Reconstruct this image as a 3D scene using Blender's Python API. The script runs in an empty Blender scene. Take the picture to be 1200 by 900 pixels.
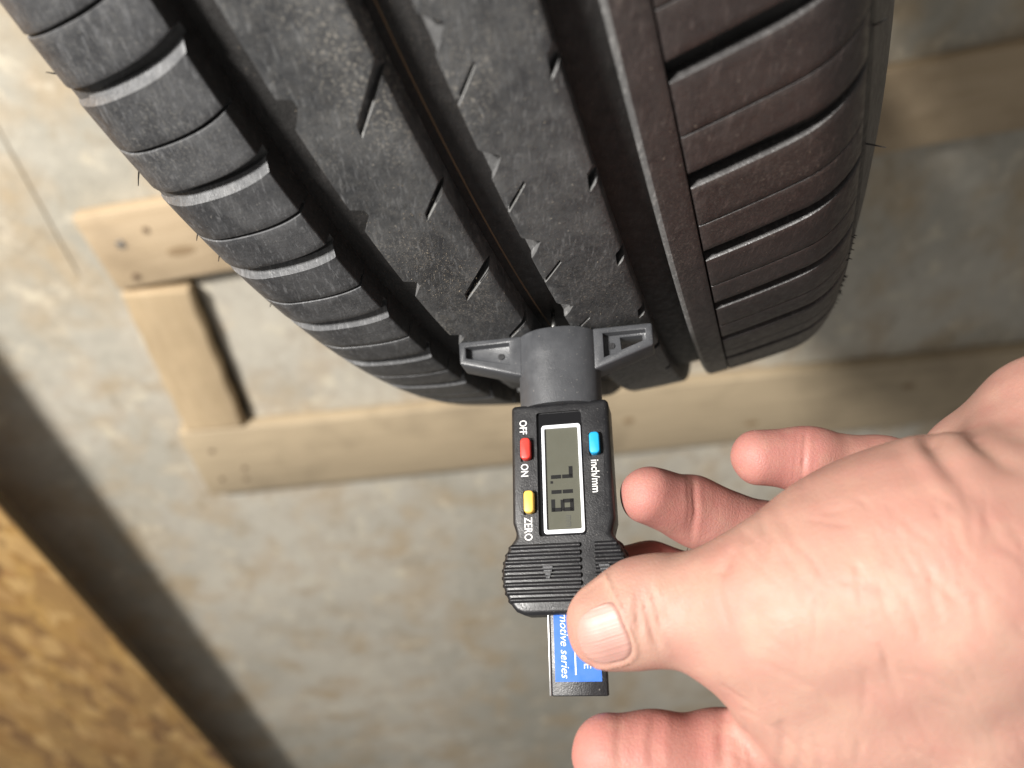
import bpy, bmesh, math, random
import numpy as np
from mathutils import Matrix, Vector
random.seed(7); rng = np.random.default_rng(7)
S = bpy.context.scene
COL = S.collection

# ------------------------------------------------------------------ camera, world, lamp, exposure
# The room frame: X runs away from the photographer along the floor, Y across, Z up (metres).
# RX, RY, RZ are the room axes written in the camera's own right / down / forward axes.
RX = np.array([0.04044126, 0.71176611, 0.70125139])
RY = np.array([0.99400852, -0.09998500, 0.04415960])
RZ = np.array([0.10154593, 0.69526398, -0.71154510])
CAM_H = 0.774
F_PX = 867.0
W3 = np.stack([RX, RY, RZ])                       # camera-mm vector -> room vector

def to_room(p):                                   # p in mm in the survey frame -> metres in the room
    p = np.asarray(p, float)
    q = p @ W3.T * 0.001
    q[..., 2] += CAM_H
    return q
def dir_room(v):
    return Vector((W3 @ np.asarray(v, float)).tolist())
def pm(px, py, z):                                # survey point seen at photo pixel px,py, z mm away
    return np.array([(px - 600) / F_PX * z, (py - 450) / F_PX * z, z])

cam_d = bpy.data.cameras.new('camera'); cam = bpy.data.objects.new('camera', cam_d); COL.objects.link(cam)
rx, ry, rz = dir_room((1, 0, 0)), dir_room((0, -1, 0)), dir_room((0, 0, -1))
m = Matrix.Identity(4)
for i, v in enumerate((rx, ry, rz)):
    for j in range(3): m[j][i] = v[j]
m.translation = (0, 0, CAM_H)
cam.matrix_world = m
cam_d.sensor_width = 36; cam_d.lens = 36 * F_PX / 1200
cam_d.clip_start = 0.01; cam_d.clip_end = 60
cam_d.dof.use_dof = True; cam_d.dof.focus_distance = 0.197; cam_d.dof.aperture_fstop = 8.0
S.camera = cam

world = bpy.data.worlds.new('World'); S.world = world; world.use_nodes = True
bg = world.node_tree.nodes['Background']
bg.inputs[0].default_value = (1.0, 0.97, 0.93, 1); bg.inputs[1].default_value = 0.22

ld = bpy.data.lights.new('work_lamp', 'POINT'); ld.energy = 465; ld.color = (1.0, 0.965, 0.915); ld.shadow_soft_size = 0.18
lamp = bpy.data.objects.new('work_lamp', ld); COL.objects.link(lamp)
lamp.location = (-1.12, -1.38, 1.40)

S.render.engine = 'CYCLES'
S.view_settings.view_transform = 'Standard'; S.view_settings.look = 'None'
S.view_settings.exposure = 0.0; S.view_settings.gamma = 1.0

# ------------------------------------------------------------------ helpers
def tag(o, label=None, cat=None, group=None, kind=None):
    if label: o['label'] = label
    if cat: o['category'] = cat
    if group: o['group'] = group
    if kind: o['kind'] = kind
    return o
def mesh_obj(name, verts, faces, mat=None, parent=None, smooth=None):
    me = bpy.data.meshes.new(name)
    me.from_pydata([tuple(map(float, v)) for v in verts], [], [tuple(map(int, f)) for f in faces])
    me.update()
    return link_mesh(name, me, mat, parent, smooth)
def link_mesh(name, me, mat=None, parent=None, smooth=None):
    o = bpy.data.objects.new(name, me); COL.objects.link(o)
    if mat is not None and not me.materials: me.materials.append(mat)
    if smooth is not None:
        me.shade_smooth(); me.set_sharp_from_angle(angle=math.radians(smooth))
    if parent is not None: o.parent = parent
    return o
def empty(name, mat4):
    o = bpy.data.objects.new(name, None); COL.objects.link(o)
    o.empty_display_size = 0.02; o.matrix_world = mat4
    return o
def evaluated(o):                                  # apply an object's modifiers
    dg = bpy.context.evaluated_depsgraph_get(); dg.update()
    me = bpy.data.meshes.new_from_object(o.evaluated_get(dg), depsgraph=dg)
    o.modifiers.clear(); o.data = me
    return o
def bevel(o, w, seg=2, ang=30):
    b = o.modifiers.new('b', 'BEVEL'); b.width = w; b.segments = seg; b.limit_method = 'ANGLE'; b.angle_limit = math.radians(ang)
    b.harden_normals = False
    evaluated(o); o.data.shade_smooth(); o.data.set_sharp_from_angle(angle=math.radians(50))
    return o
def prism_vf(poly, y0, y1):                        # poly in (x,z), extruded along y from y0 (back) to y1 (front)
    n = len(poly)
    v = [(x, y0, z) for x, z in poly] + [(x, y1, z) for x, z in poly]
    f = [tuple(range(n)), tuple(range(2 * n - 1, n - 1, -1))]
    f += [(i, n + i, n + (i + 1) % n, (i + 1) % n) for i in range(n)]
    return v, f
def fix_normals(o):
    bm = bmesh.new(); bm.from_mesh(o.data); bmesh.ops.recalc_face_normals(bm, faces=bm.faces); bm.to_mesh(o.data); bm.free()
    return o
def prism(name, poly, y0, y1, mat, parent, bev=0, seg=2):
    v, f = prism_vf(poly, y0, y1)
    o = mesh_obj(name, [(a * .001, b * .001, c * .001) for a, b, c in v], f, mat, parent)
    fix_normals(o)
    if bev: bevel(o, bev * .001, seg)
    return o
def box_poly(x0, x1, z0, z1): return [(x0, z0), (x1, z0), (x1, z1), (x0, z1)]
def round_poly(x0, x1, z0, z1, r, n=5):
    pts = []
    for cx, cz, a0 in ((x1 - r, z1 - r, 0), (x0 + r, z1 - r, 90), (x0 + r, z0 + r, 180), (x1 - r, z0 + r, 270)):
        for i in range(n + 1):
            a = math.radians(a0 + 90 * i / n); pts.append((cx + r * math.cos(a), cz + r * math.sin(a)))
    return pts
def cut(o, cutters):
    for c in cutters:
        b = o.modifiers.new('c', 'BOOLEAN'); b.operation = 'DIFFERENCE'; b.solver = 'EXACT'; b.object = c; b.material_mode = 'TRANSFER' if c.data.materials else 'INDEX'
    evaluated(o)
    for c in cutters: bpy.data.objects.remove(c)
    return o

# ------------------------------------------------------------------ material helpers
def newmat(name):
    mt = bpy.data.materials.new(name); mt.use_nodes = True
    nt = mt.node_tree; return mt, nt, nt.nodes['Principled BSDF']
def node(nt, kind, **kw):
    n = nt.nodes.new(kind)
    for k, v in kw.items():
        if k in n.inputs: n.inputs[k].default_value = v
        else: setattr(n, k, v)
    return n
def ramp(nt, src, stops):
    r = nt.nodes.new('ShaderNodeValToRGB'); e = r.color_ramp.elements
    while len(e) < len(stops): e.new(0.5)
    for el, (p, c) in zip(e, stops): el.position = p; el.color = c if len(c) == 4 else (*c, 1)
    nt.links.new(src, r.inputs[0]); return r.outputs[0]
def noise(nt, vec, scale, detail=4, rough=.55, dist=0):
    n = node(nt, 'ShaderNodeTexNoise', Scale=scale, Detail=detail, Roughness=rough, Distortion=dist)
    if vec is not None: nt.links.new(vec, n.inputs['Vector'])
    return n.outputs['Fac']
def mix(nt, fac, a, b, mode='MIX'):
    n = nt.nodes.new('ShaderNodeMix'); n.data_type = 'RGBA'; n.blend_type = mode
    for sock, val in ((n.inputs[0], fac), (n.inputs[6], a), (n.inputs[7], b)):
        if isinstance(val, (int, float)): sock.default_value = val
        elif isinstance(val, tuple): sock.default_value = (*val, 1) if len(val) == 3 else val
        else: nt.links.new(val, sock)
    return n.outputs[2]
def mth(nt, op, a, b=0.0):
    n = nt.nodes.new('ShaderNodeMath'); n.operation = op
    for i, v in enumerate((a, b)):
        if isinstance(v, (int, float)): n.inputs[i].default_value = v
        else: nt.links.new(v, n.inputs[i])
    return n.outputs[0]
def coords(nt, kind='Object', scale=(1, 1, 1), loc=(0, 0, 0), rot=(0, 0, 0)):
    t = nt.nodes.new('ShaderNodeTexCoord'); mp = nt.nodes.new('ShaderNodeMapping')
    mp.inputs['Scale'].default_value = scale; mp.inputs['Location'].default_value = loc; mp.inputs['Rotation'].default_value = rot
    nt.links.new(t.outputs[kind], mp.inputs[0]); return mp.outputs[0]
def world_pos(nt, scale=(1, 1, 1), loc=(0, 0, 0), rot=(0, 0, 0)):
    t = nt.nodes.new('ShaderNodeNewGeometry'); mp = nt.nodes.new('ShaderNodeMapping')
    mp.inputs['Scale'].default_value = scale; mp.inputs['Location'].default_value = loc; mp.inputs['Rotation'].default_value = rot
    nt.links.new(t.outputs['Position'], mp.inputs[0]); return mp.outputs[0]
def bump(nt, b, h, strength=.3, dist=.001):
    n = node(nt, 'ShaderNodeBump', Strength=strength, Distance=dist)
    nt.links.new(h, n.inputs['Height']); nt.links.new(n.outputs[0], b.inputs['Normal'])
def plain(name, col, rough=.5, metal=0, bump_s=0, bump_scale=3000, spec=.5, var=0):
    mt, nt, b = newmat(name)
    b.inputs['Base Color'].default_value = (*col, 1); b.inputs['Roughness'].default_value = rough
    b.inputs['Metallic'].default_value = metal; b.inputs['Specular IOR Level'].default_value = spec
    v = coords(nt)
    if bump_s: bump(nt, b, noise(nt, v, bump_scale, 3), bump_s, .0002)
    if var:
        n = noise(nt, v, 120, 5)
        nt.links.new(mix(nt, n, tuple(c * (1 - var) for c in col), tuple(min(1, c * (1 + var)) for c in col)), b.inputs['Base Color'])
        nt.links.new(ramp(nt, noise(nt, v, 260, 4), [(.3, (rough * .8,) * 3), (.7, (min(1, rough * 1.25),) * 3)]), b.inputs['Roughness'])
    return mt

def rubber(name, c0, c1, dust, dust_amt, rough=.62):
    mt, nt, b = newmat(name)
    v = world_pos(nt)
    big = mth(nt, 'ADD', mth(nt, 'MULTIPLY', noise(nt, v, 45, 5, .6, .4), .5), mth(nt, 'MULTIPLY', noise(nt, v, 190, 6, .68, .5), .5)); fine = noise(nt, v, 420, 5, .65); sp = noise(nt, v, 1500, 3, .6)
    base = mix(nt, ramp(nt, big, [(.40, (0, 0, 0)), (.60, (1, 1, 1))]), c0, c1)
    # pale scuffs
    scr = noise(nt, world_pos(nt, (260, 1200, 260), rot=(.3, .2, .5)), 1.0, 4, .6, .6)
    base = mix(nt, mth(nt, 'MULTIPLY', ramp(nt, scr, [(.55, (0, 0, 0)), (.70, (1, 1, 1))]), .6), base, tuple(x * 2.2 for x in c1))
    scr2 = noise(nt, world_pos(nt, (90, 900, 900), rot=(.9, .6, 1.4)), 1.0, 3, .6, .9)
    base = mix(nt, mth(nt, 'MULTIPLY', ramp(nt, scr2, [(.64, (0, 0, 0)), (.70, (1, 1, 1))]), .45), base, tuple(x * 2.4 for x in c1))
    spk = noise(nt, v, 900, 2, .5)
    base = mix(nt, mth(nt, 'MULTIPLY', ramp(nt, spk, [(.71, (0, 0, 0)), (.75, (1, 1, 1))]), .5), base, dust)
    # dry dust: fine grains gathered in patches
    patch = ramp(nt, noise(nt, v, 26, 4, .6), [(.46, (0, 0, 0)), (.68, (1, 1, 1))])
    grain = ramp(nt, sp, [(.54, (0, 0, 0)), (.64, (1, 1, 1))])
    d1 = mth(nt, 'MULTIPLY', mth(nt, 'MULTIPLY', patch, grain), dust_amt)
    d2 = mth(nt, 'MULTIPLY', ramp(nt, fine, [(.45, (0, 0, 0)), (.75, (1, 1, 1))]), dust_amt * .18)
    base = mix(nt, d2, base, tuple(x * .6 for x in dust))
    base = mix(nt, d1, base, dust)
    nt.links.new(base, b.inputs['Base Color'])
    nt.links.new(ramp(nt, fine, [(.3, (rough - .12,) * 3), (.7, (rough + .14,) * 3)]), b.inputs['Roughness'])
    b.inputs['Specular IOR Level'].default_value = .6
    h = mth(nt, 'ADD', mth(nt, 'MULTIPLY', fine, .7), mth(nt, 'MULTIPLY', sp, .4))
    bump(nt, b, h, .42, .0006)
    return mt
M = {}
M['rub'] = rubber('worn_rubber', (.028, .029, .031), (.074, .075, .076), (.36, .33, .28), .62, .50)
M['rubL'] = rubber('shoulder_rubber', (.034, .035, .038), (.075, .076, .079), (.22, .21, .19), .36, .46)
M['rubR'] = rubber('brown_black_rubber', (.024, .0185, .018), (.042, .033, .031), (.26, .22, .18), .22, .44)
M['groove'] = rubber('shaded_groove_rubber', (.010, .0095, .009), (.017, .0155, .015), (.10, .08, .06), .22, .6)  # kept near black, groove shade is put into the colour
M['side'] = rubber('sidewall_rubber', (.035, .034, .033), (.06, .058, .055), (.25, .23, .2), .4, .6)
M['floorL'] = rubber('shallow_groove_floor', (.05, .05, .052), (.08, .08, .08), (.2, .19, .17), .3, .5)
M['lip'] = rubber('lip_highlight', (.13, .13, .13), (.19, .19, .185), (.3, .29, .27), .2, .4)  # pale grey paints the glint along the cut lips
M['cutwall'] = rubber('lit_cut_face', (.09, .09, .091), (.13, .13, .13), (.25, .24, .22), .25, .42)  # lighter than the rib, the lit look of cuts is painted in
M['wall'] = rubber('lit_groove_wall', (.075, .077, .081), (.115, .117, .121), (.30, .29, .27), .25, .42)  # light on the groove flanks, put into the colour as paler grey
M['edge'] = rubber('edge_highlight', (.10, .10, .10), (.155, .153, .15), (.30, .29, .27), .2, .40)  # painted highlight for the left chamfers of the ribs
M['wallR'] = rubber('lit_groove_wall_right', (.036, .034, .034), (.055, .053, .053), (.25, .24, .22), .2, .42)  # right-hand flanks, also paler to paint them as lit
M['seam'] = plain('dusty_seam', (.16, .105, .06), .8)
M['sand'] = plain('sand_grain', (.42, .35, .26), .9)

# concrete
def concrete(name, c0, c1, stain, amt, off):
    mt, nt, b = newmat(name)
    v = world_pos(nt, loc=off)
    n1 = noise(nt, v, 2.2, 6, .6, .5); n2 = noise(nt, v, 9, 7, .62, .3); n3 = noise(nt, v, 60, 6, .65)
    base = mix(nt, ramp(nt, n1, [(.36, (0, 0, 0)), (.64, (1, 1, 1))]), c0, c1)
    base = mix(nt, mth(nt, 'MULTIPLY', ramp(nt, n2, [(.47, (0, 0, 0)), (.66, (1, 1, 1))]), amt), base, stain)
    n4 = noise(nt, world_pos(nt, loc=(off[0] + 4, off[1], 2)), 16, 6, .7, .8)
    base = mix(nt, mth(nt, 'MULTIPLY', ramp(nt, n4, [(.55, (0, 0, 0)), (.68, (1, 1, 1))]), .5), base, tuple(x * .68 for x in stain))
    pale = noise(nt, world_pos(nt, loc=(off[0] + 9, off[1] + 3, 1)), 20, 5, .65)
    base = mix(nt, mth(nt, 'MULTIPLY', ramp(nt, pale, [(.56, (0, 0, 0)), (.68, (1, 1, 1))]), .7), base, (.72, .66, .54))
    base = mix(nt, .35, base, ramp(nt, n3, [(.25, (.24, .23, .2)), (.75, (.62, .6, .55))]), 'OVERLAY')
    nt.links.new(base, b.inputs['Base Color'])
    b.inputs['Roughness'].default_value = .72; b.inputs['Specular IOR Level'].default_value = .35
    bump(nt, b, mth(nt, 'ADD', n3, noise(nt, v, 300, 4)), .4, .002)
    return mt
M['concA'] = concrete('stained_concrete', (.42, .40, .345), (.60, .565, .495), (.49, .39, .265), .85, (3, 1, 0))
M['concB'] = concrete('grey_concrete', (.58, .55, .48), (.68, .64, .56), (.57, .48, .35), .8, (0, 5, 0))
M['dirt'] = plain('joint_dirt', (.27, .21, .14), .95)

def wood(name, c0, c1, c2, off):
    mt, nt, b = newmat(name)
    v = coords(nt, scale=(1.6, 22, 22), loc=off); vb = coords(nt, scale=(1, 1, 1), loc=off)
    g = noise(nt, v, 4, 6, .6, 1.2); g2 = noise(nt, coords(nt, scale=(5, 140, 140), loc=off), 3, 4, .6); blot = noise(nt, vb, 7, 5, .6, .3)
    base = mix(nt, ramp(nt, g, [(.3, (0, 0, 0)), (.7, (1, 1, 1))]), c0, c1)
    base = mix(nt, mth(nt, 'MULTIPLY', ramp(nt, g2, [(.5, (0, 0, 0)), (.75, (1, 1, 1))]), .35), base, c2)
    base = mix(nt, mth(nt, 'MULTIPLY', ramp(nt, blot, [(.5, (0, 0, 0)), (.72, (1, 1, 1))]), .55), base, tuple(x * .75 for x in c2))
    nt.links.new(base, b.inputs['Base Color']); b.inputs['Roughness'].default_value = .7
    bump(nt, b, mth(nt, 'ADD', g, g2), .35, .002)
    return mt
M['wood1'] = wood('pale_pine', (.55, .425, .28), (.46, .345, .215), (.33, .24, .15), (0, 0, 0))
M['wood2'] = wood('tan_pine', (.60, .46, .29), (.50, .37, .22), (.38, .28, .17), (2, 1, 3))
M['wood3'] = wood('greyed_pine', (.52, .415, .275), (.43, .34, .225), (.32, .25, .165), (5, 2, 1))
M['knot'] = plain('knot_wood', (.30, .21, .12), .7, var=.3)
M['nail'] = plain('nail_steel', (.45, .42, .38), .4, .8, var=.2)
M['nail_dark'] = plain('nail_rust', (.22, .15, .10), .6, .5, var=.2)

def osb():
    mt, nt, b = newmat('osb_flakes')
    base = None
    cols = [((.50, .30, .10), (.32, .17, .055)), ((.58, .37, .15), (.38, .21, .075)), ((.45, .27, .095), (.22, .115, .045))]
    hs = None
    for i, (rot, sc) in enumerate(((.4, 15), (1.5, 18), (2.4, 13))):
        v = coords(nt, scale=(1, 2.6, 1), rot=(0, 0, rot), loc=(i * 3.1, i, 0))
        vo = node(nt, 'ShaderNodeTexVoronoi', Scale=sc, Randomness=1.0); nt.links.new(v, vo.inputs['Vector'])
        sep = nt.nodes.new('ShaderNodeSeparateColor'); nt.links.new(vo.outputs['Color'], sep.inputs[0])
        c = mix(nt, sep.outputs[0], cols[i][0], cols[i][1])
        gr = noise(nt, coords(nt, scale=(6, 90, 6), rot=(0, 0, rot), loc=(i, i, 0)), 3, 4)
        c = mix(nt, .35, c, ramp(nt, gr, [(.3, (.2, .2, .2)), (.7, (.8, .8, .8))]), 'OVERLAY')
        if base is None: base, hs = c, sep.outputs[1]
        else:
            msk = ramp(nt, sep.outputs[2], [(.50, (0, 0, 0)), (.53, (1, 1, 1))]); base = mix(nt, msk, base, c); hs = mth(nt, 'ADD', hs, msk)
    dk = noise(nt, coords(nt, scale=(1, 1.8, 1), rot=(0, 0, .9)), 22, 4, .6, .6)
    base = mix(nt, mth(nt, 'MULTIPLY', ramp(nt, dk, [(.60, (0, 0, 0)), (.68, (1, 1, 1))]), .7), base, (.11, .055, .02))
    nt.links.new(base, b.inputs['Base Color']); b.inputs['Roughness'].default_value = .6
    bump(nt, b, hs, .5, .0015)
    return mt
M['osb'] = osb()
M['osb_side'] = plain('osb_shaded_edge', (.10, .065, .03), .9, var=.4)  # dark brown holds the shade of the sheet's side face
M['dark_timber'] = plain('dark_timber', (.24, .19, .14), .9, var=.3)

# ------------------------------------------------------------------ floor: concrete slabs with dirt-filled joints
def slab(name, x0, x1, y0, y1, z0, z1, mat, parent=None, bev=.002):
    v = [(x, y, z) for z in (z0, z1) for x, y in ((x0, y0), (x1, y0), (x1, y1), (x0, y1))]
    f = [(3, 2, 1, 0), (4, 5, 6, 7)] + [(i, (i + 1) % 4, 4 + (i + 1) % 4, 4 + i) for i in range(4)]
    o = mesh_obj(name, v, f, mat, parent)
    if bev: bevel(o, bev, 2)
    return o
floor = mesh_obj('floor', [(-12, -12, -.03), (14, -12, -.03), (14, 12, -.03), (-12, 12, -.03)], [(0, 1, 2, 3)], M['dirt'])
tag(floor, 'stained grey concrete floor slabs with dirt filled joints', kind='structure')
JY = -.463
# a narrow slot in the slab shows beside the short board
SX0, SX1, SY0, SY1 = .522, .778, -.362, -.3325
for x0, x1, y0, y1 in ((-12, 14, JY + .0012, SY0), (-12, 14, SY1, 12), (-12, SX0, SY0, SY1), (SX1, 14, SY0, SY1), (.5067, 14, -12, JY + .0012)):
    slab('concrete_slab', x0, x1, y0, y1, -.06, 0, M['concA'], floor, 0)
slab('concrete_slab', -12, .5067, -12, JY - .0012, -.06, 0, M['concA'], floor, 0)
slab('joint_filler', -12, .5066, JY - .0011, JY + .0011, -.02, -.0012, M['dirt'], floor, 0)

# ------------------------------------------------------------------ boards lying on the floor
def board(name, label, x, y, length, width, thick, rotz, mat, nails=(), knots=()):
    e = empty(name, Matrix.Translation((x, y, 0)) @ Matrix.Rotation(rotz, 4, 'Z'))
    tag(e, label, 'board', 'boards lying on the concrete floor')
    n = 40
    vs, fs = [], []
    for i in range(n + 1):
        t = -length / 2 + length * i / n
        w0 = -width / 2 + .0008 * math.sin(i * .7); w1 = width / 2 + .0008 * math.cos(i * .6)
        vs += [(t, w0, .0005), (t, w1, .0005), (t, w1, thick), (t, w0, thick)]
        if i:
            a, b = 4 * (i - 1), 4 * i
            fs += [(a + k, b + k, b + (k + 1) % 4, a + (k + 1) % 4) for k in range(4)]
    fs += [(0, 1, 2, 3), (4 * n + 3, 4 * n + 2, 4 * n + 1, 4 * n)]
    o = mesh_obj('plank', vs, fs, mat, e); fix_normals(o); bevel(o, .0025, 2)
    for (u, v, r, mt) in nails:
        bm = bmesh.new(); bmesh.ops.create_cone(bm, cap_ends=True, segments=14, radius1=r, radius2=r * .8, depth=.002)
        me = bpy.data.meshes.new('nail_head'); bm.to_mesh(me); bm.free()
        q = link_mesh('nail_head', me, M[mt], e); q.location = (u, v, thick + .0006)
    for (u, v, ra, rb) in knots:
        bm = bmesh.new(); bmesh.ops.create_cone(bm, cap_ends=True, segments=18, radius1=1, radius2=.9, depth=1)
        me = bpy.data.meshes.new('knot'); bm.to_mesh(me); bm.free()
        q = link_mesh('knot', me, M['knot'], e); q.location = (u, v, thick - .0004); q.scale = (ra, rb, .0016)
    return e
K = .967
def bd(name, label, X, Y0, Y1, width, slope, mat, nails=(), knots=()):   # runs across (along Y)
    L = (Y1 - Y0) * K
    # nails / knots are (distance from the near end, offset)
    nn = [(-L / 2 + u, v, r, mt) for u, v, r, mt in nails]; kk = [(-L / 2 + u, v, a, b) for u, v, a, b in knots]
    return board(name, label, (X + slope * (Y1 - Y0) / 2) * K, (Y0 + Y1) / 2 * K, L, width * K, .021, math.pi / 2 - math.atan(slope), mat, nn, kk)
# note: local +Y of such a board points to -X (towards the photographer)
bd('wooden_board', 'tan wooden board at a slant behind the tyre, with nail heads in its left end', .488, -.440, .95, .104, -.10, M['wood1'],
   [(.035, .010, .006, 'nail'), (.070, .022, .004, 'nail_dark'), (.030, -.035, .005, 'nail_dark')], [(.095, -.012, .018, .007)])
bd('wooden_board', 'long wooden board crossing the picture behind the gauge and fingertips', .877, -.452, 1.25, .150, 0.005, M['wood3'],
   [(.035, .03, .004, 'nail_dark'), (.03, -.035, .004, 'nail_dark'), (.065, -.04, .004, 'nail_dark'), (.07, -.015, .004, 'nail_dark')], [(.66, .005, .010, .007), (.50, .012, .008, .006), (.86, -.03, .012, .006), (1.1, .02, .012, .006)])
board('wooden_board', 'short tan board joining the two longer boards, dark gap beside it', .672 * K, -.393 * K, .254 * K, .082 * K, .022, math.radians(-1.5), M['wood2'])

# ------------------------------------------------------------------ OSB platform edge in the corner
pl = empty('chipboard_platform', Matrix.Translation((1.3, -1.45, 0)))
tag(pl, 'orange brown chipboard sheet raised above the floor, its shadow beside it', 'chipboard')
HO = .105; EY = -.665
def lslab(name, x0, x1, y0, y1, z0, z1, mat, bev=.0015):
    return slab(name, x0 - 1.3, x1 - 1.3, y0 + 1.45, y1 + 1.45, z0, z1, mat, pl, bev)
sh = lslab('sheet', -.6, 3.4, -2.3, EY, HO - .018, HO, M['osb'])
lslab('cut_edge', -.6, 3.4, EY + .0003, EY + .0016, HO - .0175, HO - .0008, M['osb_side'], 0)
for yy in (EY - .22, -1.45, -2.2):
    lslab('support_beam', -.58, 3.38, yy - .05, yy, 0.0005, HO - .0183, M['dark_timber'])

# ------------------------------------------------------------------ tyre
TC = np.array([-2.0253, -307.4964, 340.4932])      # hub centre, mm
TA = np.array([.9417948, -.1723485, -.2886496]); TW = np.array([-.2839345, .0519600, -.9574348]); TU = np.array([.1800107, .9836647, 0.])
TR, TK = 316.0, .39873
ANG0 = math.atan(2 * TK * 70 / TR); RHO = 22.0; R70 = TR - TK * 70 * 70 / TR
def tread(q):                                      # q: distance across the tread in mm -> (s, r, normal s, normal r)
    sg = 1 if q >= 0 else -1; q = abs(q)
    if q <= 70:
        an = math.atan(2 * TK * q / TR); return sg * q, TR - TK * q * q / TR, sg * math.sin(an), math.cos(an)
    ph = ANG0 + (q - 70) / RHO
    return sg * (70 + RHO * (math.sin(ph) - math.sin(ANG0))), R70 - RHO * (math.cos(ANG0) - math.cos(ph)), sg * math.sin(ph), math.cos(ph)
def tp(q, deg, depth=0.0):                         # point on / below the tread, metres, tyre-local
    s, r, ns, nr = tread(q); s -= depth * ns; r -= depth * nr
    a = math.radians(deg); return (s * .001, r * math.cos(a) * .001, r * math.sin(a) * .001)
rot = Matrix.Identity(4)
for i, v in enumerate((TA, TW, TU)):
    w_ = dir_room(v)
    for j in range(3): rot[j][i] = w_[j]
hub = Vector(to_room(TC).tolist())
# lowest point of the leaning tyre = the foot of the tyre
ax = dir_room(TA); down = Vector((0, 0, -1)); rad = (down - ax * down.dot(ax)).normalized()
foot = hub + rad * .310 + ax * (-.07 if ax.z > 0 else .07); foot.z = 0
tm = rot.copy(); tm.translation = foot
tyre = empty('car_tyre', tm)
tag(tyre, 'worn black car tyre standing on the concrete floor, grooved tread towards the gauge', 'tyre')
HUB_L = rot.to_3x3().transposed() @ (hub - foot)
def tpart(name, verts, faces, mat, smooth=38):
    o = mesh_obj(name, verts, faces, mat, tyre, smooth); o.location = HUB_L; return o

# carcass: one closed ring of rubber (groove floors, sidewalls, beads, inner lining)
D = 7.2
def gdepth(q):
    q = abs(q)
    if q < 44.65: return D
    if q < 60: return 4.2
    if q < 86: return 4.2 + (.6 - 4.2) * (q - 60) / 26
    return max(0, .6 * (1 - (q - 86) / 5))
prof = []
for q in list(np.linspace(-93, -50, 22)) + [-44.8, -44.5] + list(np.linspace(-44, 44, 37)) + [44.5, 44.8] + list(np.linspace(50, 93, 22)):
    s, r, ns, nr = tread(q); d = gdepth(q); prof.append((s - d * ns, r - d * nr))
right = [(91, 286), (95, 277), (98.5, 268), (100, 258), (99.5, 247), (97, 236), (93, 226), (90, 216), (88.5, 208), (86, 203.5), (80, 203.5), (78, 209), (82, 222), (88, 240), (91, 258), (87, 274), (78, 288), (60, 296), (30, 299)]
ring = [(-s, r) for s, r in reversed(right)] + prof + right
# start order: inner-left ... bead-left ... tread ... bead-right ... inner-right, closed
NT = 288
vs, fs = [], []
for i in range(NT):
    a = 2 * math.pi * i / NT
    for s, r in ring: vs.append((s * .001, r * math.cos(a) * .001, r * math.sin(a) * .001))
n = len(ring)
for i in range(NT):
    for j in range(n):
        fs.append((i * n + j, i * n + (j + 1) % n, ((i + 1) % NT) * n + (j + 1) % n, ((i + 1) % NT) * n + j))
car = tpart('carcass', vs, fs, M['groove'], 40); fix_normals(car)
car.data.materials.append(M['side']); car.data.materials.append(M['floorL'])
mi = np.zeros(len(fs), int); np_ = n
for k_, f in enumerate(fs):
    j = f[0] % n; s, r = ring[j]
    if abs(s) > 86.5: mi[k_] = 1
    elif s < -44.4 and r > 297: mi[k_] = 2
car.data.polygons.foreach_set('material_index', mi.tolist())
# moulding seam in the centre groove
vs, fs = [], []
for i in range(NT + 1):
    dg = 360 * i / NT
    for q, d in ((-5.9, D + .1), (-5.6, D - .30), (-5.25, D + .1)): vs.append(tp(q, dg, d))
    if i: fs += [(3 * i - 3, 3 * i - 2, 3 * i + 1, 3 * i), (3 * i - 2, 3 * i - 1, 3 * i + 2, 3 * i + 1)]
tpart('mould_seam', vs, fs, M['seam'], None)

def edge_rows(a, b, ca, cb, step, depth, inner=None):          # positions across a block: (pos, drop) with chamfered ends
    inner = inner or max(2, int(round((b - a) / step)))
    rows = [(a, depth), (a, ca), (a + ca * .35, ca * .32), (a + ca * 1.05, 0)]
    rows += [(a + ca * 1.05 + (b - cb * 1.05 - a - ca * 1.05) * i / inner, 0) for i in range(1, inner)]
    rows += [(b - cb * 1.05, 0), (b - cb * .35, cb * .32), (b, cb), (b, depth)]
    return rows
def grid_faces(nu, nv, wrap=False):
    f = []
    for i in range(nu if wrap else nu - 1):
        for j in range(nv - 1):
            a, b = i * nv, ((i + 1) % nu) * nv
            f.append((a + j, a + j + 1, b + j + 1, b + j))
    return f
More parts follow.
